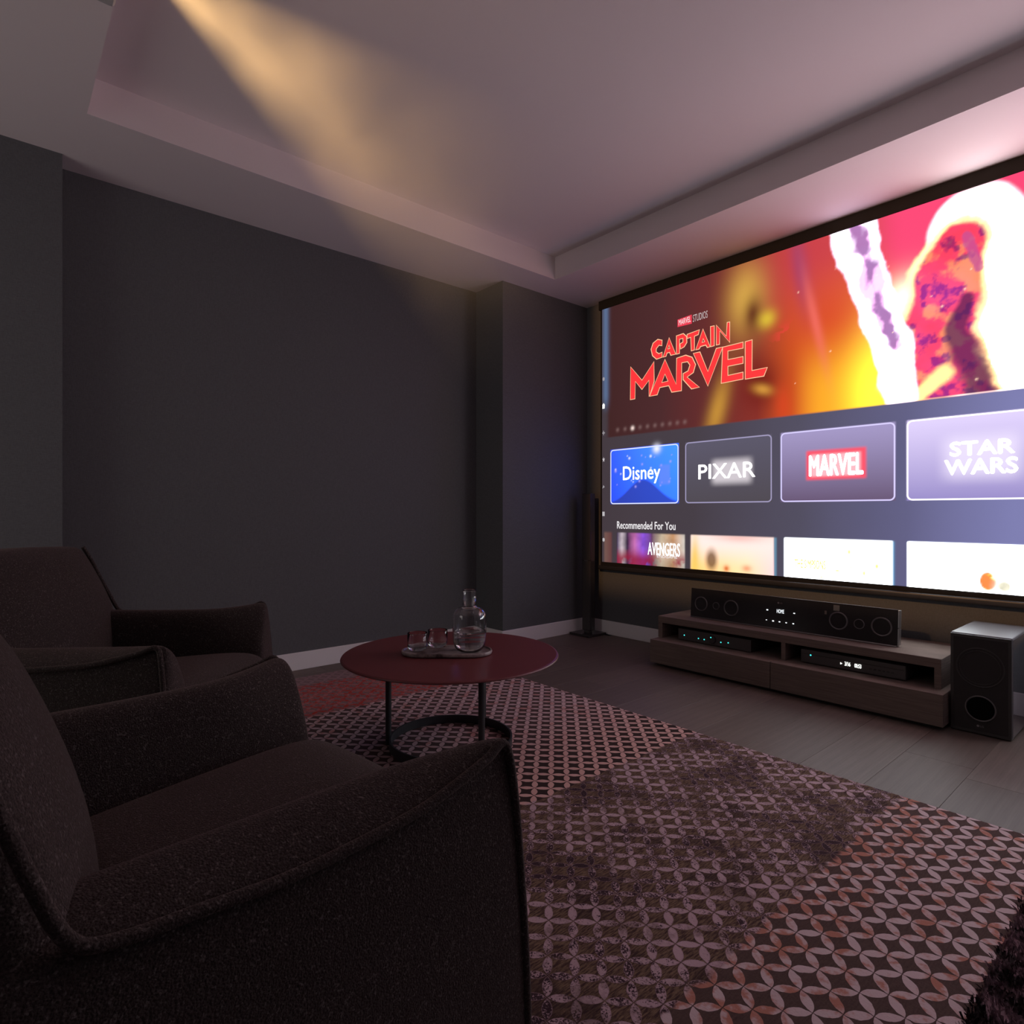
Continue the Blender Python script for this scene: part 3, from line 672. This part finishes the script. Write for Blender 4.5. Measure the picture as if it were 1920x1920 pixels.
for px, py, rr in ((1315, 1132, .042), (1343, 1136, .021), (1371, 1140, .045), (1572, 1164, .044), (1611, 1170, .024), (1653, 1175, .045)):
    y_, z_ = barY(px, py)
    o = sbp('speaker_cone', lathe([(0, -.010), (rr * .30, -.009), (rr * .34, -.004), (rr * .78, -.010), (rr * .85, -.001)], 32, '-X', (3.1525, y_, z_)), M['black_matt'], smooth=True)
    q_ = lathe([(rr * .85, 0), (rr, 0), (rr, .0022), (rr * .85, .0030)], 36, '-X', (3.153, y_, z_), True)
    for v in q_.verts: v.co = lean @ v.co
    ap(sb, 'cone_ring', q_, M['grey_ring'], smooth=True)
led = emis('led_white', (.9, .95, 1), 1.6)
def sbw(s, px0, px1, py0, py1):
    y0_, za_ = barY(px0, py0); y1_, zb__ = barY(px1, py1); zl = (za_, zb__)
    o = words('display', s, y0_, y1_, min(zl), max(zl), led, 3.150, parent=sb); 
    for v in o.data.vertices: v.co = lean @ v.co
sbw('HOME', 1457, 1470.5, 1149, 1143.5)
for px, py, w__ in ((1439, 1143.3, .0035), (1489.5, 1150, .003), (1438, 1162, .0022), (1450.5, 1164, .0035), (1462.5, 1165.7, .003), (1475, 1167.5, .0028), (1488.3, 1169.3, .003)):
    y_, z_ = barY(px, py); sbp('indicator', B(3.1505, 3.1515, y_ - w__ * 1.3, y_ + w__ * 1.3, z_ - w__ * .8, z_ + w__ * .8), led)
y_, z_ = barY(1461, 1130); disc_logo(sb, 3.1500, y_, z_, .010, logo)
y_, z_ = barY(1568, 1140); sbp('sticker', B(3.1515, 3.1525, y_ - .014, y_ + .014, z_ - .014, z_ + .014), plain('sticker_foil', (.22, .20, .18), .35, .3))
y_, z_ = barY(1548, 1148); sbp('sticker', B(3.1515, 3.1525, y_ - .005, y_ + .005, z_ - .010, z_ + .008), plain('sticker_foil', (.18, .14, .12), .4, .2))
# devices in the two open bays
teal = emis('led_teal', (.05, .75, .72), 2.6)
def devY(px, py, X0=3.056):
    u = (px - 960) / F; t = X0 / (ca + sa * u); return (sa - ca * u) * t, .9 + (960 - py) / F * t
dv = empty('media_player', (3.2, 1.82, .15), 0, 'slim dark media player with teal lights in the left bench bay', 'player')
ap(dv, 'case', B(3.06, 3.32, 1.596, 2.044, .154, .218, .003, 2), M['device'])
y_, z_ = devY(1335, 1201); ap(dv, 'volume_knob', lathe([(0, .010), (.020, .010), (.023, .006), (.023, 0)], 32, '-X', (3.06, y_, .186)), M['black_satin'], smooth=False)
for px, py in ((1282.5, 1191), (1309, 1197.2), (1319.8, 1199.3), (1334, 1195), (1351, 1204.5), (1364.8, 1205.5)):
    y_, z_ = devY(px, py); xo = 3.049 if px == 1334 else 3.059
    ap(dv, 'indicator', lathe([(0, .0015), (.0028, .001), (.003, 0)], 12, '-X', (xo, y_, z_)), teal)
for y_ in (1.63, 2.01): ap(dv, 'foot', lathe([(0, 0), (.012, 0), (.012, .004), (0, .004)], 12, 'Z', (3.09, y_, .150)), M['black_matt'])
dr = empty('disc_player', (3.2, 1.1, .15), 0, 'wide dark disc player showing white digits, in the right bay of the bench', 'player')
ap(dr, 'case', B(3.06, 3.34, .878, 1.335, .154, .219, .005, 3), M['device'])
ap(dr, 'front_line', B(3.0585, 3.062, .885, 1.328, .1965, .1980), M['black_matt'])
y_, z_ = devY(1519.5, 1228.5); ap(dr, 'indicator', lathe([(0, .0015), (.0032, .001), (.0034, 0)], 12, '-X', (3.059, y_, z_)), teal)
ledw = emis('led_warm_white', (.95, 1, .92), 2.2)
for s, a, b, pa, pb in (('3/16', 1583.5, 1594, 1248, 1242.5), ('00:53', 1602, 1614.5, 1251.5, 1246.5)):
    ya_, z1_ = devY(a, pa); yb_, z2_ = devY(b, pb); words('display', s, ya_, yb_, min(z1_, z2_), max(z1_, z2_), ledw, 3.0575, parent=dr, bold=.0003)
y_, z_ = devY(1577, 1244); bm = bmesh.new(); vv_ = [bm.verts.new((3.0575, y_ + .004, z_ + .005)), bm.verts.new((3.0575, y_ + .004, z_ - .005)), bm.verts.new((3.0575, y_ - .005, z_))]; bm.faces.new(vv_); ap(dr, 'display', bm, ledw)
for k in range(6):
    y_ = 1.02 - k * .018; ap(dr, 'button', B(3.0585, 3.061, y_ - .005, y_ + .005, .176, .182, .001, 1), M['black_satin'])
for y_ in (.92, 1.29): ap(dr, 'foot', lathe([(0, 0), (.012, 0), (.012, .004), (0, .004)], 12, 'Z', (3.09, y_, .150)), M['black_matt'])

# ------------------------------------------------------------------ subwoofer
sw_ = empty('subwoofer', (3.2, .606, 0), 0, 'black box subwoofer with a round port, on the floor right of the bench', 'speaker')
ap(sw_, 'cabinet', B(3.026, 3.405, .505, .706, .004, .404, .006, 3), M['sub_case'])
for y0, y1 in ((.5035, .5055), (.7055, .7072)): ap(sw_, 'side_panel', B(3.034, 3.398, y0, y1, .012, .396), M['side_gloss'])
ap(sw_, 'front_panel', B(3.0185, 3.0265, .506, .705, .004, .400, .003, 2), M['black_satin'])
ap(sw_, 'grille', B(3.0165, 3.019, .517, .694, .018, .388, .001, 1), M['black_matt'])
def subY(px, py):
    u = (px - 960) / F; t = 3.0175 / (ca + sa * u); return (sa - ca * u) * t, .9 + (960 - py) / F * t
yc_, zc_ = subY(1837.5, 1248)
ap(sw_, 'woofer_ring', lathe([(.075, 0), (.080, 0), (.080, .0018), (.075, .0018)], 48, '-X', (3.0168, .606, .272), True), M['black_satin'], smooth=True)
ap(sw_, 'woofer_ring', lathe([(.066, 0), (.068, 0), (.068, .0016), (.066, .0016)], 48, '-X', (3.0168, .606, .272), True), M['black_satin'], smooth=True)
ap(sw_, 'port_ring', lathe([(.046, 0), (.052, 0), (.0515, .003), (.047, .003)], 48, '-X', (3.0168, .604, .108), True), M['grey_ring'], smooth=True)
ap(sw_, 'port', lathe([(0, .0006), (.040, .0006), (.0462, .0012)], 48, '-X', (3.0168, .604, .108)), M['black_hole'], smooth=True)
disc_logo(sw_, 3.0160, .612, .037, .009, logo)
for x_, y_ in ((3.05, .53), (3.05, .68), (3.38, .53), (3.38, .68)): ap(sw_, 'foot', lathe([(0, 0), (.012, 0), (.012, .005), (0, .005)], 12, 'Z', (x_, y_, 0)), M['black_matt'])

# ------------------------------------------------------------------ tower speaker
tw = empty('tower_speaker', (3.325, 2.99, 0), 0, 'slim black tower speaker on a square glass base in the corner by the screen', 'speaker')
ap(tw, 'base_plate', B(3.228, 3.418, 2.895, 3.085, 0, .018, .003, 2), M['black_gloss'])
ap(tw, 'neck', B(3.308, 3.340, 2.962, 3.014, .018, .034), M['black_satin'])
ap(tw, 'column', B(3.306, 3.352, 2.946, 3.030, .034, 1.035, .003, 2), M['black_gloss'])
ap(tw, 'grille', B(3.302, 3.307, 2.951, 3.025, .040, .542, .001, 1), M['black_satin']); ap(tw, 'grille', B(3.302, 3.307, 2.951, 3.025, .546, 1.03, .001, 1), M['black_satin'])
ap(tw, 'name_strip', B(3.3005, 3.3025, 2.972, 3.004, .5425, .5455), M['metal_trim'])

# ------------------------------------------------------------------ rug
rug = obj('rug', B(-1.0, 2.166, .275, 3.205, .0005, .008, .002, 1), M['rug'])
tag(rug, 'large patterned rug of pink, rust and coral petal rings with a dark shaggy end', 'rug')
shag = bmesh.new(); B(-.4, 2.166, -.10, .275, .0005, .006, .001, 1, bm=shag)
for k in range(16000):
    x_ = random.uniform(1.1, 2.17); y_ = random.uniform(-.08, .283); a = random.uniform(0, 6.28); h_ = random.uniform(.010, .019); w__ = random.uniform(.0012, .0022)
    lx, ly = random.gauss(.002, .006), random.gauss(.001, .005)
    dx_, dy_ = math.cos(a) * w__, math.sin(a) * w__
    v0 = shag.verts.new((x_ - dx_, y_ - dy_, .004)); v1 = shag.verts.new((x_ + dx_, y_ + dy_, .004)); v2 = shag.verts.new((x_ + lx + dx_, y_ + ly + dy_, h_)); v3 = shag.verts.new((x_ + lx - dx_, y_ + ly - dy_, h_))
    shag.faces.new((v0, v1, v2, v3))
so_ = obj('shag_border', shag, M['shag'], rug); so_['kind'] = 'stuff'; so_['label'] = 'dark shaggy pile border'

# ------------------------------------------------------------------ coffee table and what stands on it
TC = (1.343, 1.910); RZ = .009
tb = empty('coffee_table', (TC[0], TC[1], RZ), 0, 'round low coffee table with an oxblood red top on a thin grey ring frame', 'table')
ap(tb, 'table_top', lathe([(0, .348), (.395, .348), (.408, .351), (.412, .3545), (.410, .358), (.404, .360), (0, .360)], 128, 'Z', (TC[0], TC[1], 0)), M['table_red'], smooth=False)
ap(tb, 'base_ring', lathe([(.228, RZ), (.235, RZ), (.235, .042), (.228, .042)], 96, 'Z', (TC[0], TC[1], 0), True), M['table_metal'])
for a in (141, 21, 261):
    x_, y_ = TC[0] + .2405 * math.cos(R(a)), TC[1] + .2405 * math.sin(R(a))
    ap(tb, 'leg', tube([(x_, y_, RZ), (x_, y_, .348)], .0115, 20), M['table_metal'], smooth=False)
fwd = Vector((ca, sa, 0)); rgt = Vector((sa, -ca, 0))
def at(depth, lat, z): p = fwd * depth + rgt * lat; return Vector((p.x, p.y, z))
tc = at(2.30, -.248, .3605)
tr = bmesh.new()
def stad(L_, Wd, z, k=16):
    out = []; r_ = Wd / 2; c_ = L_ / 2 - r_
    for i in range(k + 1): a = -math.pi / 2 + math.pi * i / k; out.append((c_ + r_ * math.cos(a), r_ * math.sin(a), z))
    for i in range(k + 1): a = math.pi / 2 + math.pi * i / k; out.append((-c_ + r_ * math.cos(a), r_ * math.sin(a), z))
    return out
tray = loft([stad(.325, .140, 0), stad(.342, .157, .004), stad(.345, .160, .010), stad(.343, .158, .0155), stad(.333, .148, .016), stad(.325, .140, .011)])
to = obj('serving_tray', tray, M['marble'], None, loc=tuple(tc)); to.rotation_euler = (0, 0, R(49.14 - 90)); tag(to, 'oval marble serving tray carrying a carafe and two glasses on the red table', 'tray')
ZG = tc.z + .0115
def cup(loc, label):
    e = empty('drinking_glass', loc, 0, label, 'glass', None)
    o = obj('glass_wall', lathe([(0, 0), (.022, 0), (.032, .004), (.0375, .014), (.0385, .028), (.0385, .066), (.0375, .0675), (.0370, .066), (.0370, .030), (.0358, .018), (.030, .0115), (.020, .011), (0, .0105)], 48), M['glass'], e, smooth=True)
    return e
c1 = cup(at(2.305, -.361, ZG), 'empty clear glass at the left end of the marble tray')
c2 = cup(at(2.362, -.291, ZG), 'empty clear glass beside the carafe on the marble tray')
cf = empty('carafe', at(2.298, -.162, ZG), 0, 'narrow-necked clear glass carafe holding some water on the marble tray', 'carafe')
hN = .232
prof = [(0, 0), (.036, 0), (.047, .004), (.057, .018), (.0625, .040), (.0645, .070), (.0645, .120), (.0625, .138), (.057, .152), (.047, .162), (.034, .167), (.0262, .169), (.0252, .175), (.0252, hN - .003), (.0262, hN),
        (.0245, hN + .001), (.0228, hN - .002), (.0228, .172), (.033, .164), (.0455, .159), (.055, .149), (.060, .136), (.062, .120), (.062, .070), (.060, .042), (.0545, .021), (.045, .009), (.034, .006), (0, .0055)]
obj('carafe_glass', lathe(prof, 64), M['glass'], cf, smooth=True)
wt_ = [(0, .0058), (.034, .0063), (.0448, .0094), (.0542, .0213), (.0597, .0422), (.0617, .070), (.0617, .078), (0, .078)]
obj('water', lathe(wt_, 64), M['water'], cf, smooth=False)

# ------------------------------------------------------------------ armchairs
def make_chair(label):
    e = empty('armchair', (0, 0, RZ), 0, label, 'armchair', 'dark boucle armchairs')
    bcl = M['boucle']
    def seam(x):   # outer top edge of an arm: (half width, height)
        xs = [-.60, -.467, -.35, -.28, -.15, -.06, 0]; wo = [.347, .347, .347, .347, .346, .343, .338]; zs = [.560, .556, .545, .540, .550, .568, .588]
        return float(np.interp(x, xs, wo)), float(np.interp(x, xs, zs))
    for s in (-1, 1):
        secs = []
        for x in (-.60, -.54, -.467, -.39, -.31, -.23, -.15, -.09, -.04, -.005):
            wo, zs = seam(x); k = max(0, (x + .12) / .12)          # towards the tip the top narrows to a point
            ridge = .272 + .045 * k; zr = .578 + .008 * k
            sec = [(.352, .03), (.355, .18), (.353, .34), (.350, .46), (wo, zs - .012), (wo - .006, zs + .002), ((wo + ridge) / 2, (zs + zr) / 2 + .004), (ridge, zr), (ridge - .022, zr - .014), (ridge - .034 - .01 * k, zr - .05), (.232, .44), (.226, .30), (.225, .03)]
            secs.append([(x + .034 * max(0, k) * (1 - zz / .59), s * yy2, zz) for yy2, zz in sec])
        # rounded front face
        for dx, sh in ((.016, .012), (.024, .030)):
            base = secs[9]; cyc = sum(p[1] for p in base) / len(base)
            secs.append([(p[0] + dx, p[1] + (s * .288 - p[1]) * (sh * 8 if p[2] > .1 else sh * 6), p[2] - (sh * .9 if p[2] > .45 else 0)) for p in base])
        o = obj('armrest', loft(secs), bcl, e, smooth=True); subsurf(o, 2)
        # piping
        pts = [(.030, s * .350, .04), (.026, s * .350, .25), (.016, s * .347, .42), (.006, s * .342, .54), (-.006, s * .338, .583)]
        for x in (-.04, -.09, -.15, -.23, -.31, -.39, -.45): wo, zs = seam(x); pts.append((x, s * (wo + .001), zs - .001))
        pts += [(-.480, s * .345, .566), (-.500, s * .336, .61), (-.520, s * .318, .67), (-.542, s * .298, .74), (-.555, s * .282, .778)]
        obj('piping', tube(spline(pts, 6), .0062, 8), bcl, e, smooth=True)
    # backrest
    secs = []
    for z, w2, xf, xs, xb in ((.06, .330, -.46, -.50, -.62), (.25, .335, -.44, -.48, -.625), (.42, .338, -.405, -.470, -.63), (.50, .340, -.408, -.476, -.635), (.57, .340, -.415, -.488, -.64), (.64, .326, -.435, -.510, -.65), (.70, .308, -.458, -.530, -.66), (.745, .292, -.482, -.545, -.665), (.775, .276, -.512, -.555, -.66), (.785, .24, -.54, -.565, -.64)):
        ring = []
        for t in (-1, -.92, -.75, -.5, -.2, .2, .5, .75, .92, 1): ring.append((xf + (xs - xf) * abs(t) ** 2.6, w2 * t, z + (.010 * (1 - t * t) if z > .74 else 0)))
        for t in (1, .7, 0, -.7, -1): ring.append((xb + .02 * abs(t) ** 3, w2 * t, z + (.006 * (1 - t * t) if z > .74 else 0)))
        secs.append(ring)
    o = obj('backrest', loft(secs), bcl, e, smooth=True); subsurf(o, 2)
    # seat cushion
    secs = []
    for x, z0, z1 in ((-.43, .26, .415), (-.36, .24, .425), (-.24, .23, .436), (-.12, .23, .446), (-.04, .23, .450), (.01, .235, .446), (.040, .25, .430), (.054, .28, .40), (.056, .32, .365)):
        ring = []
        for t in (-1, -.9, -.6, -.2, .2, .6, .9, 1): ring.append((x, .236 * t, z1 + .010 * (1 - t * t) - (.02 if abs(t) == 1 else 0)))
        for t in (1, .9, .6, .2, -.2, -.6, -.9, -1): ring.append((x, .236 * t, z0 + (.02 if abs(t) == 1 else 0)))
        secs.append(ring)
    o = obj('seat_cushion', loft(secs), bcl, e, smooth=True); subsurf(o, 2)
    obj('front_panel', B(-.46, .030, -.232, .232, .035, .262, .012, 3), bcl, e, smooth=True)
    for x_, y_ in ((-.05, .29), (-.05, -.29), (-.55, .29), (-.55, -.29)): obj('foot', lathe([(0, 0), (.018, 0), (.022, .05), (0, .05)], 16, 'Z', (x_, y_, 0)), M['black_matt'], e)
    return e
cA = make_chair('dark boucle armchair nearest the camera, facing the projection screen'); cA.location = (.4913, .9524, RZ); cA.rotation_euler = (0, 0, .0949)
cB = cA.copy(); C.objects.link(cB)
for ch in list(cA.children): d = ch.copy(); C.objects.link(d); d.parent = cB
cB['label'] = 'dark boucle armchair farther back by the left wall, turned towards the coffee table'
cB.location = (.4953, 1.8187, RZ); cB.rotation_euler = (0, 0, -.6548)
bpy.context.view_layer.update()
